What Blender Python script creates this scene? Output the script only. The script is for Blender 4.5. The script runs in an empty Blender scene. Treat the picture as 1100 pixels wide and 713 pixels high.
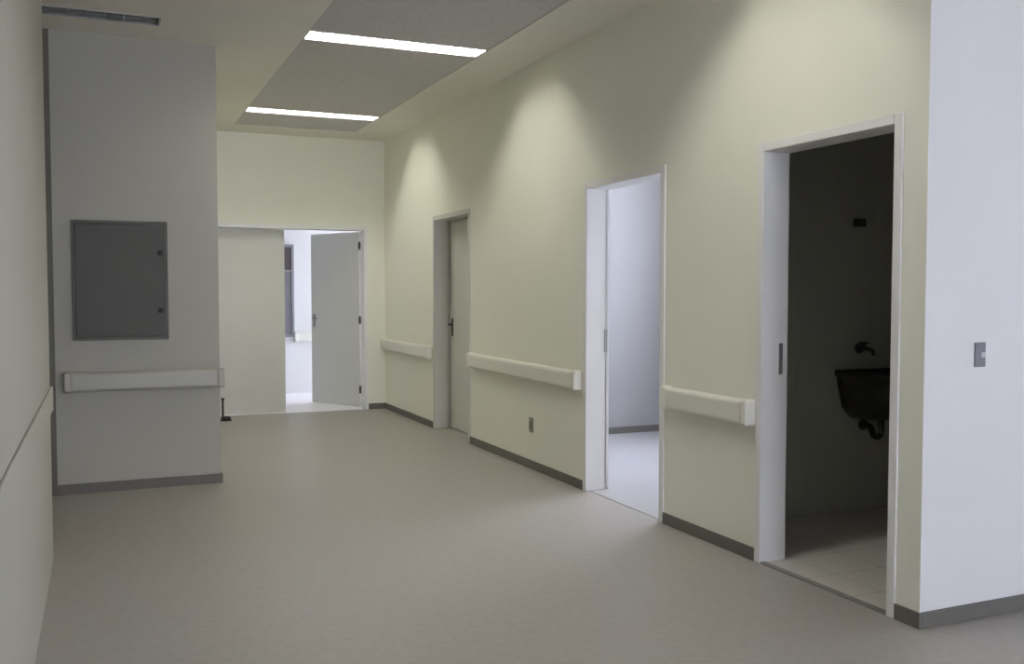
import bpy, bmesh, math
from mathutils import Vector, Matrix
scene = bpy.context.scene
COL = scene.collection
PI = math.pi

# ------------------------------------------------------------------ layout (metres; camera stands at x=0, y=0)
CAM_Z = 1.40
XW, WT = 3.09, 0.14          # corridor face of the right wall, its thickness
XL = -0.25                   # face of the near left wall
LEFT_END = 5.45              # where the near left wall stops
YP = 7.15                    # face of the wall that carries the electrical panel
XC = 0.785                   # its outer corner = left side of the far corridor
YE = 10.90                   # end wall with the double door
YH = 2.88                    # hall wall facing the camera, right of the corner
ZC = 3.15                    # plaster ceiling
ZT = 3.156                   # mineral ceiling in the recess
HX0, HX1, HY0 = -3.2, 12.0, -6.0   # hall and side passage limits
XR2 = 5.3                    # outer wall of the side rooms
YB = 13.0                    # back wall of the cross corridor
XCR = 4.6                    # right end of the cross corridor
RX0, RX1, RY0, RY1 = 1.32, 2.63, 2.2, 10.42    # ceiling recess
D1, D2, D3 = (8.075, 9.12), (4.825, 5.86), (3.008, 3.955)   # outer edges of the door frames
DH, FW = 2.10, 0.046         # clear height, frame width

# ------------------------------------------------------------------ materials
def new_mat(name):
    m = bpy.data.materials.new(name); m.use_nodes = True
    nt = m.node_tree
    return m, nt, nt.nodes['Principled BSDF']

def paint(name, col, rough=0.6, var=0.03, scale=3.0, bump=0.02, bscale=120.0, metallic=0.0, spec=0.5):
    m, nt, b = new_mat(name)
    tc = nt.nodes.new('ShaderNodeTexCoord')
    n = nt.nodes.new('ShaderNodeTexNoise'); n.inputs['Scale'].default_value = scale; n.inputs['Detail'].default_value = 4
    nt.links.new(tc.outputs['Object'], n.inputs['Vector'])
    r = nt.nodes.new('ShaderNodeValToRGB')
    r.color_ramp.elements[0].position = 0.3; r.color_ramp.elements[1].position = 0.7
    r.color_ramp.elements[0].color = (*[c * (1 - var) for c in col], 1)
    r.color_ramp.elements[1].color = (*[min(1, c * (1 + var)) for c in col], 1)
    nt.links.new(n.outputs['Fac'], r.inputs['Fac']); nt.links.new(r.outputs['Color'], b.inputs['Base Color'])
    b.inputs['Roughness'].default_value = rough; b.inputs['Metallic'].default_value = metallic
    b.inputs['Specular IOR Level'].default_value = spec
    if bump > 0:
        n2 = nt.nodes.new('ShaderNodeTexNoise'); n2.inputs['Scale'].default_value = bscale
        nt.links.new(tc.outputs['Object'], n2.inputs['Vector'])
        bp = nt.nodes.new('ShaderNodeBump'); bp.inputs['Strength'].default_value = bump; bp.inputs['Distance'].default_value = 0.01
        nt.links.new(n2.outputs['Fac'], bp.inputs['Height']); nt.links.new(bp.outputs['Normal'], b.inputs['Normal'])
    return m

def tiles(name, col, grout, size, rough=0.3, mortar=0.012):
    m, nt, b = new_mat(name)
    tc = nt.nodes.new('ShaderNodeTexCoord')
    br = nt.nodes.new('ShaderNodeTexBrick')
    br.offset = 0.0; br.inputs['Scale'].default_value = 1.0
    br.inputs['Brick Width'].default_value = size; br.inputs['Row Height'].default_value = size
    br.inputs['Mortar Size'].default_value = mortar * size
    br.inputs['Color1'].default_value = (*col, 1); br.inputs['Color2'].default_value = (*[c * 0.96 for c in col], 1)
    br.inputs['Mortar'].default_value = (*grout, 1)
    nt.links.new(tc.outputs['Object'], br.inputs['Vector']); nt.links.new(br.outputs['Color'], b.inputs['Base Color'])
    b.inputs['Roughness'].default_value = rough
    return m

def emit(name, col, strength):
    m, nt, b = new_mat(name)
    b.inputs['Base Color'].default_value = (0.8, 0.8, 0.8, 1)
    b.inputs['Emission Color'].default_value = (*col, 1); b.inputs['Emission Strength'].default_value = strength
    return m

M = {}
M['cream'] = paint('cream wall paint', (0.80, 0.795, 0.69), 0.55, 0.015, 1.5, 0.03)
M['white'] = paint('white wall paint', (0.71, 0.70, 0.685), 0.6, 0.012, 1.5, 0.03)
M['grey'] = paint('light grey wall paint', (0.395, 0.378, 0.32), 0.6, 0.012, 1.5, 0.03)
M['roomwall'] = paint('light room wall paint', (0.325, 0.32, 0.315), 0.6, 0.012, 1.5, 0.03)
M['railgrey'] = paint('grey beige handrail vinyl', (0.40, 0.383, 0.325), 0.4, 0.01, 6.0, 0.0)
M['ceiling'] = paint('ceiling plaster', (0.76, 0.735, 0.665), 0.8, 0.012, 2.0, 0.03)
M['tile'] = paint('mineral ceiling board', (0.55, 0.535, 0.53), 0.9, 0.10, 55.0, 0.15, 160)
M['floor'] = paint('speckled vinyl floor', (0.335, 0.312, 0.283), 0.42, 0.06, 26.0, 0.02, 80)
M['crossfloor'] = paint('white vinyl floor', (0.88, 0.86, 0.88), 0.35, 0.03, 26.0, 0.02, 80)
M['roomfloor'] = paint('pale vinyl floor', (0.40, 0.39, 0.395), 0.35, 0.03, 26.0, 0.02, 80)
M['bathfloor'] = tiles('pale bathroom floor tile', (0.60, 0.57, 0.53), (0.4, 0.38, 0.36), 0.30, 0.45)
M['bathwall'] = tiles('grey bathroom wall tile', (0.45, 0.46, 0.42), (0.38, 0.39, 0.36), 0.30, 0.35)
M['base'] = paint('grey baseboard vinyl', (0.135, 0.127, 0.11), 0.6, 0.05, 8.0, 0.0)
M['joint'] = paint('dark joint cover', (0.12, 0.115, 0.09), 0.6, 0.05, 8.0, 0.0)
M['frame'] = paint('white door frame enamel', (0.77, 0.76, 0.75), 0.4, 0.01, 4.0, 0.0)
M['leaf'] = paint('pale grey door laminate', (0.58, 0.58, 0.535), 0.45, 0.012, 4.0, 0.0)
M['rail'] = paint('cream handrail vinyl', (0.74, 0.725, 0.65), 0.4, 0.01, 6.0, 0.0)
M['sill'] = paint('grey granite threshold', (0.22, 0.21, 0.20), 0.4, 0.2, 120.0, 0.0)
M['panel'] = paint('dark grey enamelled steel', (0.098, 0.095, 0.088), 0.7, 0.03, 6.0, 0.0)
M['panelframe'] = paint('grey steel rim', (0.12, 0.117, 0.108), 0.7, 0.03, 6.0, 0.0)
M['black'] = paint('black rubber', (0.02, 0.02, 0.018), 0.6, 0.05, 20.0, 0.0)
M['steel'] = paint('dull steel', (0.30, 0.30, 0.29), 0.4, 0.03, 30.0, 0.0, metallic=0.8)
M['darksteel'] = paint('dark steel', (0.07, 0.07, 0.065), 0.45, 0.03, 30.0, 0.0, metallic=0.6)
M['basin'] = paint('dark basin', (0.035, 0.035, 0.03), 0.35, 0.05, 10.0, 0.0)
M['switch'] = paint('grey switch plate', (0.19, 0.19, 0.21), 0.45, 0.02, 10.0, 0.0)
M['rocker'] = paint('pale grey rocker', (0.50, 0.50, 0.52), 0.4, 0.02, 10.0, 0.0)
M['socket'] = paint('grey beige socket plate', (0.26, 0.25, 0.18), 0.45, 0.02, 10.0, 0.0)
M['socketface'] = paint('dark socket face', (0.15, 0.145, 0.11), 0.45, 0.02, 10.0, 0.0)
M['alu'] = paint('louvre aluminium', (0.45, 0.45, 0.44), 0.3, 0.02, 10.0, 0.0, metallic=0.9)
M['housing'] = paint('white luminaire housing', (0.45, 0.45, 0.44), 0.5, 0.02, 10.0, 0.0)
M['tube'] = emit('lit fluorescent tube', (1.0, 0.985, 0.88), 100.0)
M['tubeoff'] = paint('unlit fluorescent tube', (0.8, 0.8, 0.78), 0.3, 0.01, 4.0, 0.0)
M['panedark'] = paint('dark window pane', (0.07, 0.06, 0.06), 0.6, 0.05, 4.0, 0.0)
M['panegrey'] = paint('greyish violet window pane', (0.17, 0.16, 0.175), 0.6, 0.05, 4.0, 0.0)
M['winframe'] = paint('grey window frame', (0.25, 0.24, 0.25), 0.5, 0.02, 4.0, 0.0)

# ------------------------------------------------------------------ mesh helpers
def box(bm, x0, x1, y0, y1, z0, z1, bev=0.0, mi=0):
    x0, x1 = sorted((x0, x1)); y0, y1 = sorted((y0, y1)); z0, z1 = sorted((z0, z1))
    t = bmesh.new()
    bmesh.ops.create_cube(t, size=1.0)
    for v in t.verts:
        v.co = Vector(((x0 + x1) / 2 + v.co.x * (x1 - x0), (y0 + y1) / 2 + v.co.y * (y1 - y0), (z0 + z1) / 2 + v.co.z * (z1 - z0)))
    if bev > 0:
        bmesh.ops.bevel(t, geom=t.edges[:], offset=bev, segments=2, affect='EDGES', profile=0.5)
    for f in t.faces: f.material_index = mi
    add(bm, t)

def add(bm, t, mat=None):
    if mat is not None: bmesh.ops.transform(t, matrix=mat, verts=t.verts[:])
    me = bpy.data.meshes.new('tmp'); t.to_mesh(me); t.free()
    bm.from_mesh(me); bpy.data.meshes.remove(me)

def cyl(bm, p0, p1, r, r2=None, n=16):
    p0, p1 = Vector(p0), Vector(p1); d = p1 - p0
    t = bmesh.new()
    bmesh.ops.create_cone(t, cap_ends=True, segments=n, radius1=r, radius2=r if r2 is None else r2, depth=d.length)
    q = d.to_track_quat('Z', 'Y').to_matrix().to_4x4()
    for f in t.faces: f.smooth = len(f.verts) == 4
    add(bm, t, Matrix.Translation((p0 + p1) / 2) @ q)

def tube(bm, pts, r, n=12):
    """round tube along a list of points"""
    pts = [Vector(p) for p in pts]; rings = []
    for i, p in enumerate(pts):
        d = (pts[min(i + 1, len(pts) - 1)] - pts[max(i - 1, 0)]).normalized()
        a = Vector((0, 0, 1)) if abs(d.z) < 0.9 else Vector((1, 0, 0))
        u = d.cross(a).normalized(); w = u.cross(d).normalized()
        rings.append([bm.verts.new(p + (u * math.cos(2 * PI * k / n) + w * math.sin(2 * PI * k / n)) * r) for k in range(n)])
    for a, b in zip(rings, rings[1:]):
        for k in range(n):
            f = bm.faces.new((a[k], a[(k + 1) % n], b[(k + 1) % n], b[k])); f.smooth = True
    bm.faces.new(rings[0][::-1]); bm.faces.new(rings[-1])

def prism(bm, prof, length, mat, smooth=True):
    """profile (u, v) swept 'length' along local +X; u -> local Y, v -> local Z"""
    t = bmesh.new()
    a = [t.verts.new((0, u, v)) for u, v in prof]; b = [t.verts.new((length, u, v)) for u, v in prof]
    n = len(prof)
    for k in range(n):
        f = t.faces.new((a[k], a[(k + 1) % n], b[(k + 1) % n], b[k]))
    t.faces.new(a[::-1]); t.faces.new(b)
    bmesh.ops.recalc_face_normals(t, faces=t.faces[:])
    add(bm, t, mat)

def obj(name, bm, mats, parent=None, kind=None, fix=True):
    if fix: bmesh.ops.recalc_face_normals(bm, faces=bm.faces[:])
    me = bpy.data.meshes.new(name); bm.to_mesh(me); bm.free()
    for m in (mats if isinstance(mats, (list, tuple)) else [mats]): me.materials.append(m)
    o = bpy.data.objects.new(name, me); COL.objects.link(o)
    if parent is not None:
        o.parent = parent; o.matrix_parent_inverse = parent.matrix_world.inverted()
    if kind: o['kind'] = kind
    return o

def tag(o, label, cat, group=None, kind=None):
    o['label'] = label; o['category'] = cat
    if group: o['group'] = group
    if kind: o['kind'] = kind
    return o

def empty(name, loc, rz=0.0, kind=None):
    o = bpy.data.objects.new(name, None); COL.objects.link(o)
    o.location = loc; o.rotation_euler = (0, 0, rz); o.empty_display_size = 0.1
    o.matrix_world = Matrix.Translation(loc) @ Matrix.Rotation(rz, 4, 'Z')
    if kind: o['kind'] = kind
    return o

def child(name, bm, mats, parent, label=None):
    """child whose mesh is written in the parent's local coordinates"""
    bmesh.ops.recalc_face_normals(bm, faces=bm.faces[:])
    me = bpy.data.meshes.new(name); bm.to_mesh(me); bm.free()
    for m in (mats if isinstance(mats, (list, tuple)) else [mats]): me.materials.append(m)
    o = bpy.data.objects.new(name, me); COL.objects.link(o); o.parent = parent
    if label: o['label'] = label
    return o

def struct(name, boxes, mats, label, cat, bev=0.0, paint_fn=None):
    bm = bmesh.new()
    for b in boxes: box(bm, *b, bev=bev)
    if paint_fn:
        bm.normal_update()
        for f in bm.faces: f.material_index = paint_fn(f.normal, f.calc_center_median())
    return tag(obj(name, bm, mats, kind='structure', fix=False), label, cat)

# ------------------------------------------------------------------ shell
struct('floor', [(HX0, XR2 + 0.15, HY0, YB + 0.15, -0.12, 0.0), (XR2 + 0.15, HX1, HY0, YH + 0.13, -0.12, 0.0)], M['floor'], 'beige grey vinyl floor running down the corridor', 'floor')
struct('floor_bathroom', [(XW + 0.02, XR2, YH + 0.13, 4.62, 0.0, 0.004)], M['bathfloor'], 'pale tiled floor of the dark bathroom', 'floor')
struct('floor_room', [(XW + 0.02, XR2, D2[0] + FW, D2[1] - FW, 0.0, 0.004), (XW + WT, XR2, 4.76, 8.05, 0.0, 0.003)], M['roomfloor'],
       'pale floor of the bright room behind the middle doorway', 'floor')
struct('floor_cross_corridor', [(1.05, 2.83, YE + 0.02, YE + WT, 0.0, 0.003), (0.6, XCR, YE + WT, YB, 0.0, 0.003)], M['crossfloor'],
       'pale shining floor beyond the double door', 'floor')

def cream_side(n, c): return 0
# right wall: cream on its corridor face, white everywhere else
hz = DH + FW - 0.012
g = 0.012
holes = [(D3[0] + g, D3[1] - g), (D2[0] + g, D2[1] - g), (D1[0] + g, D1[1] - g)]
segs = []; y = YH
for a, b in holes:
    segs.append((XW, XW + WT, y, a, 0, ZC)); segs.append((XW, XW + WT, a, b, hz, ZC)); y = b
segs.append((XW, XW + WT, y, YE, 0, ZC))
struct('wall_right', segs, [M['white'], M['cream']], 'cream painted right wall of the corridor with three doorways', 'wall',
       paint_fn=lambda n, c: 1 if (n.x < -0.9 and abs(c.x - XW) < 1e-3) else 0)
# end wall with the double door
EX0, EX1 = 1.0, 2.882       # outer edges of the double door frame
segs = [(XC - 0.14, EX0 + g, YE, YE + WT, 0, ZC), (EX0 + g, EX1 - g, YE, YE + WT, hz, ZC), (EX1 - g, XR2 + 0.15, YE, YE + WT, 0, ZC), (HX0, XC - 0.14, YE, YE + WT, 0, ZC)]
struct('wall_end', segs, [M['white'], M['cream']], 'cream end wall around the double door', 'wall',
       paint_fn=lambda n, c: 1 if (n.y < -0.9 and abs(c.y - YE) < 1e-3) else 0)
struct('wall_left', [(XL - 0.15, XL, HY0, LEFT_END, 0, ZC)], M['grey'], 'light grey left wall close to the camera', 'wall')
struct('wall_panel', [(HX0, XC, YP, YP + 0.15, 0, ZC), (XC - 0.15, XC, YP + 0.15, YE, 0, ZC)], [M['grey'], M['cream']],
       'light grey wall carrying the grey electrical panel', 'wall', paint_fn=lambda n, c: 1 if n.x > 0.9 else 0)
struct('wall_hall', [(XW + WT, HX1 + 0.15, YH, YH + 0.13, 0, ZC)], M['white'], 'white hall wall right of the corner with a switch', 'wall')
struct('wall_passage', [(HX0 - 0.15, HX0, LEFT_END - 0.15, YP + 0.15, 0, ZC), (HX0, XL - 0.15, LEFT_END - 0.15, LEFT_END, 0, ZC)], M['white'],
       'white walls closing the side passage', 'wall')

def wall_with_windows_x(x0, x1, y0, y1, wins):
    out = []; y = y0
    for a, b, s, h in wins:
        out += [(x0, x1, y, a, 0, ZC), (x0, x1, a, b, 0, s), (x0, x1, a, b, h, ZC)]; y = b
    out.append((x0, x1, y, y1, 0, ZC)); return out
def wall_with_windows_y(y0, y1, x0, x1, wins):
    out = []; x = x0
    for a, b, s, h in wins:
        out += [(x, a, y0, y1, 0, ZC), (a, b, y0, y1, 0, s), (a, b, y0, y1, h, ZC)]; x = b
    out.append((x, x1, y0, y1, 0, ZC)); return out

HALL_WINS = [(0.2, 2.6, 0.5, 2.9)]
REAR_WINS = [(0.5, 2.9, 0.3, 2.9), (3.7, 4.9, 0.8, 2.7)]
ROOM_WINS = [(5.68, 7.2, 1.0, 3.0)]
CROSS_WINS = [(11.5, 12.6, 0.5, 2.4)]
struct('wall_hall_right', wall_with_windows_x(HX1, HX1 + 0.15, HY0, YH, HALL_WINS), M['white'], 'hall wall with daylight windows outside the frame', 'wall')
struct('wall_rear', wall_with_windows_y(HY0 - 0.15, HY0, XL - 0.15, HX1 + 0.15, REAR_WINS), M['white'], 'wall behind the camera with windows', 'wall')
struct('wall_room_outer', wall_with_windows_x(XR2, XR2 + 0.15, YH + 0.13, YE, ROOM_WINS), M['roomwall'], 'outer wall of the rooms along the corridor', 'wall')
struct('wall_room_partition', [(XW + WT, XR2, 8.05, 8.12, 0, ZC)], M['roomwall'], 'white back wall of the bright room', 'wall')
struct('wall_bathroom', [(XW + WT, XR2, 4.62, 4.76, 0, ZC)], [M['white'], M['bathwall']],
       'dark tiled bathroom wall behind the wash basin', 'wall', paint_fn=lambda n, c: 1 if (n.y < -0.9 and c.y < 4.63) else 0)
struct('wall_cross_back', [(HX0, XR2 + 0.15, YB, YB + 0.15, 0, ZC)], M['white'], 'white wall beyond the double door', 'wall')
struct('wall_cross_right', wall_with_windows_x(XCR, XCR + 0.15, YE + WT, YB, CROSS_WINS), M['white'], 'right end of the cross corridor with a window', 'wall')
struct('wall_cross_bounce', [(0.45, 0.6, YE + WT, YB, 0, ZC)], M['white'], 'unseen white wall added to bounce daylight onto the open leaf', 'wall')  # added out of view: white wall bouncing window light back onto the open leaf

def window_x(name, x0, x1, y0, y1, z0, z1, label):
    root = tag(empty(name, ((x0 + x1) / 2, (y0 + y1) / 2, z0), kind='structure'), label, 'window')
    bm = bmesh.new(); w = 0.05
    cx = (x0 + x1) / 2; a, b = cx - 0.03, cx + 0.03
    box(bm, a, b, y0, y1, z0, z0 + w); box(bm, a, b, y0, y1, z1 - w, z1)
    box(bm, a, b, y0, y0 + w, z0 + w, z1 - w); box(bm, a, b, y1 - w, y1, z0 + w, z1 - w)
    m = (y0 + y1) / 2; box(bm, a, b, m - w / 2, m + w / 2, z0 + w, z1 - w)
    obj('window_frame', bm, M['frame'], root)
def window_y(name, y0, y1, x0, x1, z0, z1, label):
    root = tag(empty(name, ((x0 + x1) / 2, (y0 + y1) / 2, z0), kind='structure'), label, 'window')
    bm = bmesh.new(); w = 0.05
    cy = (y0 + y1) / 2; a, b = cy - 0.03, cy + 0.03
    box(bm, x0, x1, a, b, z0, z0 + w); box(bm, x0, x1, a, b, z1 - w, z1)
    box(bm, x0, x0 + w, a, b, z0 + w, z1 - w); box(bm, x1 - w, x1, a, b, z0 + w, z1 - w)
    m = (x0 + x1) / 2; box(bm, m - w / 2, m + w / 2, a, b, z0 + w, z1 - w)
    obj('window_frame', bm, M['frame'], root)
for i, (a, b, s, h) in enumerate(HALL_WINS): window_x('window_%d' % (i + 2), HX1, HX1 + 0.15, a, b, s, h, 'hall window right of the frame')
for i, (a, b, s, h) in enumerate(REAR_WINS): window_y('window_%d' % (i + 5), HY0 - 0.15, HY0, a, b, s, h, ['left', 'right'][i] + ' window behind the camera')
window_x('window_7', XR2, XR2 + 0.15, *ROOM_WINS[0], 'window lighting the bright room behind the middle doorway')
window_x('window_8', XCR, XCR + 0.15, *CROSS_WINS[0], 'window lighting the cross corridor from its right end')

# ceilings
LUM_OFF = (-0.93, 0.39, 6.55, 6.76)
def slab(x0, x1, y0, y1, hs):
    """rectangle minus rectangular holes, as boxes"""
    xs = sorted({x0, x1, *[v for h in hs for v in h[:2]]}); ys = sorted({y0, y1, *[v for h in hs for v in h[2:]]})
    out = []
    for xa, xb in zip(xs, xs[1:]):
        for ya, yb in zip(ys, ys[1:]):
            cx, cy = (xa + xb) / 2, (ya + yb) / 2
            if not any(h[0] < cx < h[1] and h[2] < cy < h[3] for h in hs): out.append((xa, xb, ya, yb, ZC, ZT + 0.02))
    return out
struct('ceiling', slab(HX0 - 0.15, XR2 + 0.15, HY0 - 0.15, YB + 0.15, [(RX0, RX1, RY0, RY1), LUM_OFF]) + [(XR2 + 0.15, HX1 + 0.15, HY0 - 0.15, YH + 0.13, ZC, ZT + 0.02)], M['ceiling'], 'smooth pale plaster ceiling around the recess', 'ceiling')
LUMS = [9.52, 6.61, 3.70]; LH = 0.12      # luminaire centres along the recess, half width
edges = [RY0] + [v for c in sorted(LUMS) for v in (c - LH, c + LH)] + [RY1]
struct('ceiling_recess', [(RX0, RX1, a, b, ZT, ZT + 0.02) for a, b in zip(edges[::2], edges[1::2])], M['tile'], 'darker grey ceiling boards in the recess between the lights', 'ceiling')

# ------------------------------------------------------------------ luminaires
def luminaire(x0, x1, yc, half, z, lit, label, group):
    L = x1 - x0; H = 0.085
    root = empty('ceiling_light', ((x0 + x1) / 2, yc, z)); tag(root, label, 'ceiling light', group)
    l2 = L / 2; t = 0.004
    bm = bmesh.new()
    box(bm, -l2, l2, -half, half, H - t, H)
    box(bm, -l2, l2, -half, -half + t, 0, H - t); box(bm, -l2, l2, half - t, half, 0, H - t)
    box(bm, -l2, -l2 + t, -half + t, half - t, 0, H - t); box(bm, l2 - t, l2, -half + t, half - t, 0, H - t)
    child('housing', bm, M['housing'], root)
    # curved reflectors along each tube bay
    w = half - t
    for s in (-1, 1):
        bm = bmesh.new(); c = s * w / 2; hw = w / 2 - 0.002; n = 10
        prof = []
        for k in range(n + 1):
            a = PI * k / n
            prof.append((c - hw * math.cos(a) * (1 if True else 0), 0.012 + 0.062 * math.sin(a) ** 0.7))
        outer = [(u, v + 0.003) for u, v in prof][::-1]
        prism(bm, prof + outer, L - 0.02, Matrix.Translation((-l2 + 0.01, 0, 0)))
        child('reflector', bm, M['alu'], root)
        bm = bmesh.new()
        cyl(bm, (-l2 + 0.03, c, 0.046), (l2 - 0.03, c, 0.046), 0.013, n=14)
        child('tube', bm, M['tube'] if lit else M['tubeoff'], root)
    bm = bmesh.new(); nb = 12
    for k in range(1, nb):
        x = -l2 + L * k / nb
        for s in (-1, 1):
            c = s * w / 2; hw = w / 2 - 0.004
            box(bm, x - 0.002, x + 0.002, c - hw, c + hw, 0.004, 0.028)
    for yy in (-w + 0.001, 0.0, w - 0.001):
        box(bm, -l2 + 0.006, l2 - 0.006, yy - 0.003, yy + 0.003, 0.0, 0.030)
    lv = child('louvre', bm, M['alu'], root)
    bm = bmesh.new(); r = 0.012
    box(bm, -l2, l2, -half, -half + r, -0.004, 0); box(bm, -l2, l2, half - r, half, -0.004, 0)
    box(bm, -l2, -l2 + r, -half + r, half - r, -0.004, 0); box(bm, l2 - r, l2, -half + r, half - r, -0.004, 0)
    child('rim', bm, M['housing'], root)
    return root
names = ['lit strip light in the ceiling recess nearest the end wall', 'lit strip light across the ceiling recess, nearer and larger of the two in view',
         'lit strip light of the recess straight above the bathroom doorway']
for c, nm in zip(LUMS, names): luminaire(RX0 + 0.001, RX1 - 0.001, c, LH - 0.001, ZT, True, nm, 'strip lights in the ceiling recess')
luminaire(LUM_OFF[0] + 0.001, LUM_OFF[1] - 0.001, (LUM_OFF[2] + LUM_OFF[3]) / 2, (LUM_OFF[3] - LUM_OFF[2]) / 2 - 0.001, ZC, False,
          'unlit louvred strip light in ceiling before the panel wall', None)

# ------------------------------------------------------------------ baseboards, trim, thresholds
BH, BT = 0.068, 0.012
def bb(name, boxes, label): struct(name, boxes, M['base'], label, 'baseboard', bev=0.003)
bb('baseboard_right', [(XW - BT, XW, YH - BT, D3[0], 0, BH)], 'grey baseboard between corner and bathroom door')
bb('baseboard_right.001', [(XW - BT, XW, D3[1], D2[0], 0, BH)], 'grey baseboard between bathroom and middle doorway')
bb('baseboard_right.002', [(XW - BT, XW, D2[1], D1[0], 0, BH)], 'grey baseboard between middle doorway and closed door')
bb('baseboard_right.003', [(XW - BT, XW, D1[1], YE, 0, BH)], 'grey baseboard between closed door and end wall')
bb('baseboard_end', [(EX1, XW - BT, YE - BT, YE, 0, BH)], 'short grey baseboard right of the double door')
bb('baseboard_panel', [(-0.29, XC + BT, YP - BT, YP, 0, BH), (XC, XC + BT, YP, YE, 0, BH)], 'dark grey baseboard below the panel wall')
bb('baseboard_hall', [(XW, HX1, YH - BT, YH, 0, BH)], 'grey baseboard of the white hall wall')
bb('baseboard_room', [(XW + WT + 0.04, XR2, 8.05 - BT, 8.05, 0, BH)], 'grey baseboard in the bright room')
struct('trim_1', [(-0.36, -0.292, YP - 0.02, YP, 0, ZC)], M['joint'], 'dark vertical joint cover left of the panel wall', 'trim', bev=0.003)
struct('threshold', [(XW - 0.005, XW + 0.03, D3[0] + FW, D3[1] - FW, 0.0, 0.007)], M['sill'], 'dark granite threshold of the bathroom door', 'threshold')

# ------------------------------------------------------------------ doors
def side_door(name, y0, y1, xback, label, mat='frame'):
    root = empty(name, (XW, (y0 + y1) / 2, 0), kind='structure'); tag(root, label, 'door')
    xf = XW - 0.010
    bm = bmesh.new(); bv = 0.004
    # casing on the corridor side
    box(bm, xf, XW, y0, y0 + FW, 0, DH + FW, bv); box(bm, xf, XW, y1 - FW, y1, 0, DH + FW, bv)
    box(bm, xf, XW, y0 + FW, y1 - FW, DH, DH + FW, bv)
    # jamb linings
    box(bm, xf + 0.004, xback, y0 + g + 0.001, y0 + FW, 0.002, DH + 0.001); box(bm, xf + 0.004, xback, y1 - FW, y1 - g - 0.001, 0.002, DH + 0.001)
    box(bm, xf + 0.004, xback, y0 + g + 0.001, y1 - g - 0.001, DH, hz - 0.002)
    # casing on the room side
    xr = XW + WT
    box(bm, xr, xr + 0.015, y0, y0 + FW, 0.005, DH + FW, bv); box(bm, xr, xr + 0.015, y1 - FW, y1, 0.005, DH + FW, bv)
    box(bm, xr, xr + 0.015, y0 + FW, y1 - FW, DH, DH + FW, bv)
    fr = obj('door_frame', bm, M[mat], root)
    return root, fr
def strike(root, fr, x, y):
    bm = bmesh.new(); box(bm, x - 0.012, x + 0.012, y - 0.003, y, 0.97, 1.13, 0.001); box(bm, x - 0.007, x + 0.007, y - 0.0035, y - 0.003, 1.04, 1.09)
    o = obj('strike_plate', bm, M['steel'], fr); o['label'] = 'steel strike plate'
d3, f3 = side_door('door_3', *D3, 3.235, 'open doorway into the dark bathroom, nearest the corner'); strike(d3, f3, 3.20, D3[1] - FW)
d2, f2 = side_door('door_2', *D2, 3.262, 'open doorway into the bright white room'); strike(d2, f2, 3.235, D2[1] - FW)
d1, f1 = side_door('door_1', *D1, 3.300, 'closed pale door between the two handrails near the end', 'leaf')

def lever(parent, p, out, along):
    """lever handle: plate, spindle, lever"""
    p = Vector(p); out = Vector(out); along = Vector(along)
    bm = bmesh.new()
    side = Vector((0, 0, 1))
    q = [p + along * a + side * b for a in (-0.02, 0.02) for b in (-0.09, 0.09)]
    lo = Vector([min(v[i] for v in q + [q[0] + out * 0.008]) for i in range(3)]); hi = Vector([max(v[i] for v in q + [q[0] + out * 0.008]) for i in range(3)])
    box(bm, lo.x, hi.x, lo.y, hi.y, lo.z, hi.z, 0.003)
    s = p + side * 0.03
    tube(bm, [s + out * 0.005, s + out * 0.035, s + out * 0.048 + along * 0.012, s + out * 0.05 + along * 0.05, s + out * 0.05 + along * 0.115], 0.009)
    return obj('handle', bm, M['darksteel'], parent)
def hinge(parent, x, y, z, m='darksteel'):
    bm = bmesh.new(); cyl(bm, (x, y, z - 0.04), (x, y, z + 0.04), 0.018)
    for e in (-0.045, 0.045): cyl(bm, (x, y, z + e - 0.005), (x, y, z + e + 0.005), 0.008)
    return obj('hinge', bm, M[m], parent)

# closed leaf of door_1, set at the back of its frame
bm = bmesh.new(); box(bm, 3.255, 3.292, D1[0] + FW + 0.002, D1[1] - FW - 0.004, 0.008, DH - 0.003, 0.002)
leaf = obj('door_leaf', bm, M['leaf'], d1)
h = lever(leaf, (3.255, D1[1] - FW - 0.065, 1.03), (-1, 0, 0), (0, -1, 0)); h['label'] = 'dark lever handle'

# double door in the end wall
dd = empty('door_4', ((EX0 + EX1) / 2, YE, 0), kind='structure'); tag(dd, 'double door in the end wall, right leaf open', 'door')
bm = bmesh.new(); yf = YE - 0.010; bv = 0.004
box(bm, EX0, EX0 + FW, yf, YE, 0, DH + FW, bv); box(bm, EX1 - FW, EX1, yf, YE, 0, DH + FW, bv); box(bm, EX0 + FW, EX1 - FW, yf, YE, DH, DH + FW, bv)
yb = YE + 0.17
box(bm, EX0 + g + 0.001, EX0 + FW, yf + 0.004, yb, 0.004, DH + 0.001); box(bm, EX1 - FW, EX1 - g - 0.001, yf + 0.004, yb, 0.004, DH + 0.001)
box(bm, EX0 + g + 0.001, EX1 - g - 0.001, yf + 0.004, yb, DH, hz - 0.002)
obj('door_frame', bm, M['frame'], dd)
LX0, LX1 = EX0 + FW + 0.002, EX1 - FW - 0.002; MX = (LX0 + LX1) / 2
bm = bmesh.new(); box(bm, LX0, MX - 0.001, YE + 0.13, YE + 0.165, 0.008, DH - 0.004, 0.002)
l1 = obj('door_leaf', bm, M['leaf'], dd); l1['label'] = 'closed left leaf'
hx, hy, th = LX1 + 0.014, YE + 0.185, math.radians(62)
hg = empty('leaf_pivot', (hx, hy, 0))
bm = bmesh.new(); Lw = LX1 - MX - 0.004
t = bmesh.new(); bmesh.ops.create_cube(t, size=1.0)
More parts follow.
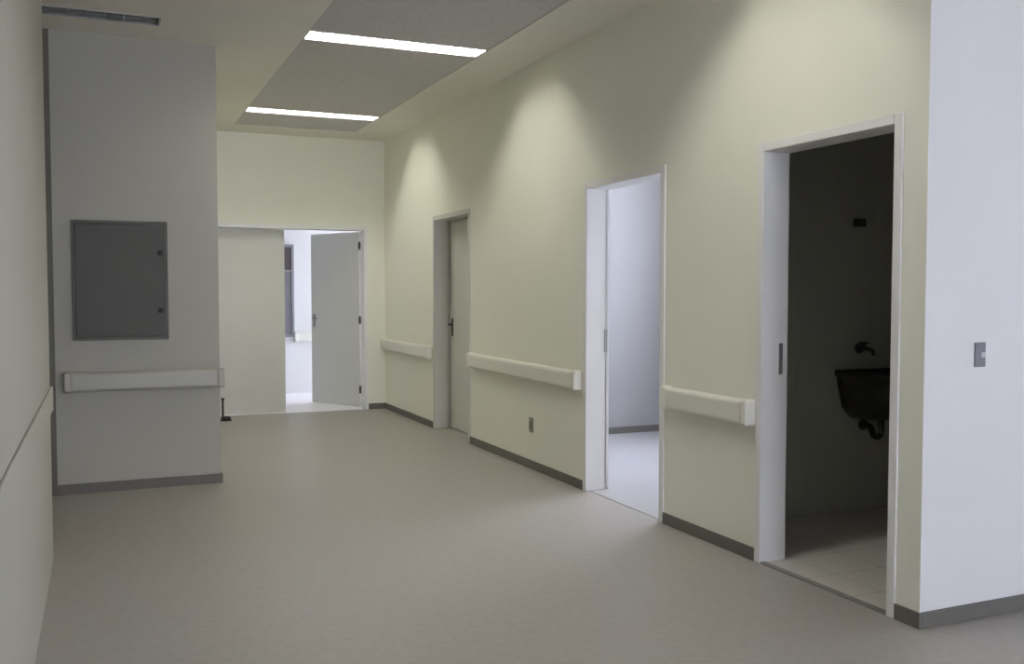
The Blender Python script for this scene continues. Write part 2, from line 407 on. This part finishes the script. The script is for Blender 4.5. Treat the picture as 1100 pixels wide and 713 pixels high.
for v in t.verts: v.co = Vector((-Lw / 2 + v.co.x * Lw, v.co.y * 0.037 + 0.0, (DH + 0.004) / 2 + v.co.z * (DH - 0.012)))
bmesh.ops.bevel(t, geom=t.edges[:], offset=0.002, segments=2, affect='EDGES')
Rm = Matrix.Translation((hx, hy + 0.012, 0)) @ Matrix.Rotation(-th, 4, 'Z') @ Matrix.Translation((0, 0, 0))
add(bm, t, Rm)
l2 = obj('door_leaf', bm, M['leaf'], dd); l2['label'] = 'open right leaf'
bpy.data.objects.remove(hg)
# lever on the open leaf (corridor side faces left towards the camera)
bm = bmesh.new(); t = bmesh.new()
box(t, -Lw + 0.04, -Lw + 0.08, -0.0265, -0.0185, 0.95, 1.11, 0.003)
tube(t, [(-Lw + 0.06, -0.02, 1.06), (-Lw + 0.06, -0.055, 1.06), (-Lw + 0.075, -0.068, 1.06), (-Lw + 0.17, -0.07, 1.06)], 0.009)
add(bm, t, Rm); hh = obj('handle', bm, M['steel'], l2); hh['label'] = 'steel lever handle'
for z in (0.22, 1.05, 1.93): hinge(l2, hx - 0.02, hy - 0.02, z)

# kick-down door stop on the floor by the closed leaf
ds = empty('door_stop', (1.215, 10.55, 0)); tag(ds, 'small black door stop on the floor by the closed left leaf', 'door stop')
bm = bmesh.new(); cyl(bm, (-0.03, 0.0, 0.03), (-0.03, 0.0, 0.23), 0.012); cyl(bm, (-0.03, 0, 0.225), (-0.03, 0, 0.245), 0.018)
child('post', bm, M['black'], ds)
bm = bmesh.new(); cyl(bm, (0, 0, 0.0), (0, 0, 0.045), 0.06, 0.045, 24)
child('foot', bm, M['black'], ds)

# ------------------------------------------------------------------ handrails
RT, RB = 0.838, 0.705
def rail_profile():
    """u = distance from wall (0 = wall), v = height from rail bottom"""
    h = RT - RB; r = 0.022; d0, d1 = 0.02, 0.066
    pts = [(d0, 0.010), (d0 + 0.012, 0.0)]
    for k in range(5):
        a = -PI / 2 + (PI / 2) * k / 4; pts.append((d1 - r + r * math.cos(a), r + r * math.sin(a)))
    for k in range(7):
        a = (PI / 2) * k / 6; pts.append((d1 - r * 1.3 + r * 1.3 * math.cos(a), h - r * 1.3 + r * 1.3 * math.sin(a)))
    pts += [(d0 + 0.012, h), (d0, h - 0.010)]
    return pts
def handrail(loc, rz, length, label, caps=(True, True), mat='rail'):
    """local +X runs along the wall, local +Y out of the wall"""
    root = empty('handrail', loc, rz); tag(root, label, 'handrail', 'handrails along the corridor walls')
    c0 = 0.055 if caps[0] else 0; c1 = 0.055 if caps[1] else 0
    bm = bmesh.new(); prism(bm, rail_profile(), length - c0 - c1, Matrix.Translation((c0, 0, RB)))
    child('rail', bm, M[mat], root)
    h = RT - RB
    for on, x0, x1 in ((caps[0], 0.0, c0), (caps[1], length - c1, length)):
        if not on: continue
        bm = bmesh.new(); box(bm, x0, x1, 0.0, 0.070, RB - 0.003, RT + 0.003, 0.014)
        child('end_cap', bm, M[mat], root)
    n = max(2, int(length / 0.9))
    for k in range(n):
        x = c0 + 0.1 + (length - c0 - c1 - 0.2) * k / (n - 1)
        bm = bmesh.new(); box(bm, x - 0.03, x + 0.03, 0.0, 0.024, RB + 0.03, RT - 0.03, 0.004)
        child('bracket', bm, M[mat], root)
    return root
RZ = PI / 2        # +X local -> +Y world, +Y local -> -X world: right wall
handrail((XW, D3[1] + 0.0, 0), RZ, D2[0] - D3[1] - 0.05, 'short cream handrail between bathroom doorway and middle doorway')
handrail((XW, D2[1] + 0.02, 0), RZ, D1[0] - D2[1] - 0.09, 'long cream handrail between middle doorway and closed door')
handrail((XW, D1[1] + 0.03, 0), RZ, YE - D1[1] - 0.06, 'far cream handrail between closed door and end wall')
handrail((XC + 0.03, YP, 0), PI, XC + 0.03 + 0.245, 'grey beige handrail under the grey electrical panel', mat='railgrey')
bump = empty('bumper_rail', (XL, 2.7, 0.778)); tag(bump, 'flat light grey bumper rail on the near left wall', 'bumper rail')
bm = bmesh.new(); box(bm, 0, 0.013, -2.7, 2.70, 0, 0.125, 0.006); child('cover', bm, M['grey'], bump)
bm = bmesh.new(); box(bm, 0, 0.016, 2.70, 2.745, -0.002, 0.127, 0.007); child('end_cap', bm, M['grey'], bump)
handrail((3.4, YB, 0), PI, 1.0, 'pale handrail on the wall beyond the open double door')

# ------------------------------------------------------------------ electrical panel
ep = empty('electrical_panel', (0.13, YP, 1.056)); tag(ep, 'dark grey flush electrical panel on the grey wall above handrail', 'electrical panel')
w, h = 0.31, 0.828
bm = bmesh.new(); r = 0.022
for b in ((-w, w, -0.02, 0, 0, r), (-w, w, -0.02, 0, h - r, h), (-w, -w + r, -0.02, 0, r, h - r), (w - r, w, -0.02, 0, r, h - r)): box(bm, *b, bev=0.002)
child('frame', bm, M['panelframe'], ep)
bm = bmesh.new(); box(bm, -w + r + 0.002, w - r - 0.002, -0.024, 0, r + 0.002, h - r - 0.002, 0.003)
dr = child('door', bm, M['panel'], ep)
for z in (0.61, 0.205):
    bm = bmesh.new(); cyl(bm, (w - 0.05, -0.024, z), (w - 0.05, -0.036, z), 0.02, 0.018); box(bm, w - 0.056, w - 0.044, -0.042, -0.036, z - 0.016, z + 0.016, 0.002)
    o = child('latch', bm, M['black'], dr); o['label'] = 'black turn latch'

# ------------------------------------------------------------------ switch and socket
sw = empty('light_switch', (3.40, YH, 1.078)); tag(sw, 'grey light switch plate on the white hall wall', 'light switch')
bm = bmesh.new(); box(bm, -0.031, 0.031, -0.008, 0, 0, 0.104, 0.003); child('plate', bm, M['switch'], sw)
bm = bmesh.new(); box(bm, 0.000, 0.024, -0.013, -0.008, 0.040, 0.062, 0.002); o = child('rocker', bm, M['rocker'], sw); o['label'] = 'pale rocker'
so = empty('wall_socket', (XW, 6.737, 0.29)); tag(so, 'grey beige wall socket low on cream wall under long handrail', 'socket')
bm = bmesh.new(); box(bm, -0.008, 0, -0.035, 0.035, 0, 0.115, 0.003); child('plate', bm, M['socket'], so)
bm = bmesh.new(); box(bm, -0.010, -0.008, -0.02, 0.02, 0.035, 0.08, 0.001)
for dy in (-0.009, 0.0, 0.009): cyl(bm, (-0.010, dy, 0.058), (-0.0105, dy, 0.058), 0.003, n=10)
child('socket_face', bm, M['socketface'], so)

# ------------------------------------------------------------------ wash basin
wb = empty('wall_mounted_wash_basin', (4.435, 4.619, 0.60)); tag(wb, 'dark wall-hung wash basin in the unlit bathroom', 'wash basin')
def basin():
    """D-shaped bowl: outer shell, rim, inner bowl"""
    bm = bmesh.new(); n = 28
    def ring(hw, dp, z, y0=0.0):
        pts = []
        for k in range(n + 1):
            a = PI * k / n
            x = -hw * math.copysign(abs(math.cos(a)) ** 0.6, math.cos(a)); y = -dp * (math.sin(a) ** 0.6 if math.sin(a) > 0 else 0)
            pts.append(bm.verts.new((x, y0 + y, z)))
        return pts
    lv = [ring(0.10, 0.20, 0.0), ring(0.17, 0.29, 0.07), ring(0.205, 0.36, 0.20), ring(0.215, 0.375, 0.262), ring(0.23, 0.39, 0.268), ring(0.23, 0.39, 0.305),
          ring(0.205, 0.345, 0.305, -0.02), ring(0.185, 0.31, 0.23, -0.035), ring(0.14, 0.24, 0.17, -0.06), ring(0.04, 0.10, 0.155, -0.12)]
    for a, b in zip(lv, lv[1:]):
        for k in range(n):
            f = bm.faces.new((a[k], a[k + 1], b[k + 1], b[k])); f.smooth = True
        bm.faces.new((a[n], a[0], b[0], b[n]))
    bm.faces.new(lv[0]); bm.faces.new(lv[-1])
    return bm
child('bowl', basin(), M['basin'], wb)
bm = bmesh.new()
tube(bm, [(0, -0.16, 0.02), (0, -0.16, -0.06), (0, -0.155, -0.095), (0, -0.13, -0.115), (0, -0.10, -0.11), (0, -0.085, -0.085), (0, -0.07, -0.06), (0, -0.04, -0.05), (0, 0.0, -0.05)], 0.02)
cyl(bm, (0, 0, -0.05), (0, -0.012, -0.05), 0.035)
child('trap', bm, M['darksteel'], wb)
fa = empty('wall_tap', (4.395, 4.62, 1.035)); tag(fa, 'small dark wall tap above the wash basin', 'tap')
bm = bmesh.new(); cyl(bm, (0, 0, 0), (0, -0.012, 0), 0.032); tube(bm, [(0, -0.01, 0), (0, -0.09, 0.0), (0, -0.12, -0.008), (0, -0.13, -0.035)], 0.013)
child('spout', bm, M['darksteel'], fa)
bm = bmesh.new(); cyl(bm, (0, -0.045, 0.008), (0, -0.045, 0.035), 0.010); tube(bm, [(-0.035, -0.045, 0.035), (0.035, -0.045, 0.035)], 0.008)
child('handle', bm, M['darksteel'], fa)
br = empty('wall_box', (4.375, 4.62, 1.80)); tag(br, 'small dark box fixed high on bathroom wall above the tap', 'wall box')
bm = bmesh.new(); box(bm, -0.045, 0.045, -0.025, 0, 0, 0.05, 0.005); child('body', bm, M['basin'], br)

# ------------------------------------------------------------------ window beyond the double door
w1 = empty('window_1', (2.08, YB, 0.77), kind='structure'); tag(w1, 'grey window on the wall beyond the double door', 'window')
bm = bmesh.new(); hw, hh_ = 0.33, 1.25; fw = 0.035
for b in ((-hw, hw, -0.025, 0, 0, fw), (-hw, hw, -0.025, 0, hh_ - fw, hh_), (-hw, -hw + fw, -0.025, 0, fw, hh_ - fw), (hw - fw, hw, -0.025, 0, fw, hh_ - fw), (-hw + fw, hw - fw, -0.025, 0, 0.88, 0.91)): box(bm, *b, bev=0.003)
child('window_frame', bm, M['winframe'], w1)
bm = bmesh.new(); box(bm, -hw + fw, hw - fw, -0.012, -0.002, 0.91, hh_ - fw); o = child('pane', bm, M['panedark'], w1); o['label'] = 'dark upper pane'
bm = bmesh.new(); box(bm, -hw + fw, hw - fw, -0.012, -0.002, fw, 0.88); o = child('pane', bm, M['panegrey'], w1); o['label'] = 'grey lower pane'

# ------------------------------------------------------------------ daylight
wd = bpy.data.worlds.new('overcast sky'); scene.world = wd; wd.use_nodes = True
bg = wd.node_tree.nodes['Background']
bg.inputs['Color'].default_value = (0.80, 0.86, 1.06, 1); bg.inputs['Strength'].default_value = 15.0

# ------------------------------------------------------------------ camera
cam = bpy.data.cameras.new('camera'); co = bpy.data.objects.new('camera', cam); COL.objects.link(co)
cam.sensor_fit = 'HORIZONTAL'; cam.sensor_width = 36.0; cam.lens = 36.0 * 1018.0 / 1100.0; cam.clip_start = 0.05
co.location = (0, 0, CAM_Z)
co.rotation_euler = (PI / 2 - math.radians(2.503), 0, -math.radians(23.45))
scene.camera = co
vs = scene.view_settings
scene.display_settings.display_device = 'sRGB'
vs.view_transform = 'Standard'; vs.look = 'None'; vs.exposure = 0.0; vs.gamma = 1.0; vs.use_curve_mapping = False
scene.cycles.max_bounces = 10; scene.cycles.diffuse_bounces = 8
scene.cycles.use_denoising = True
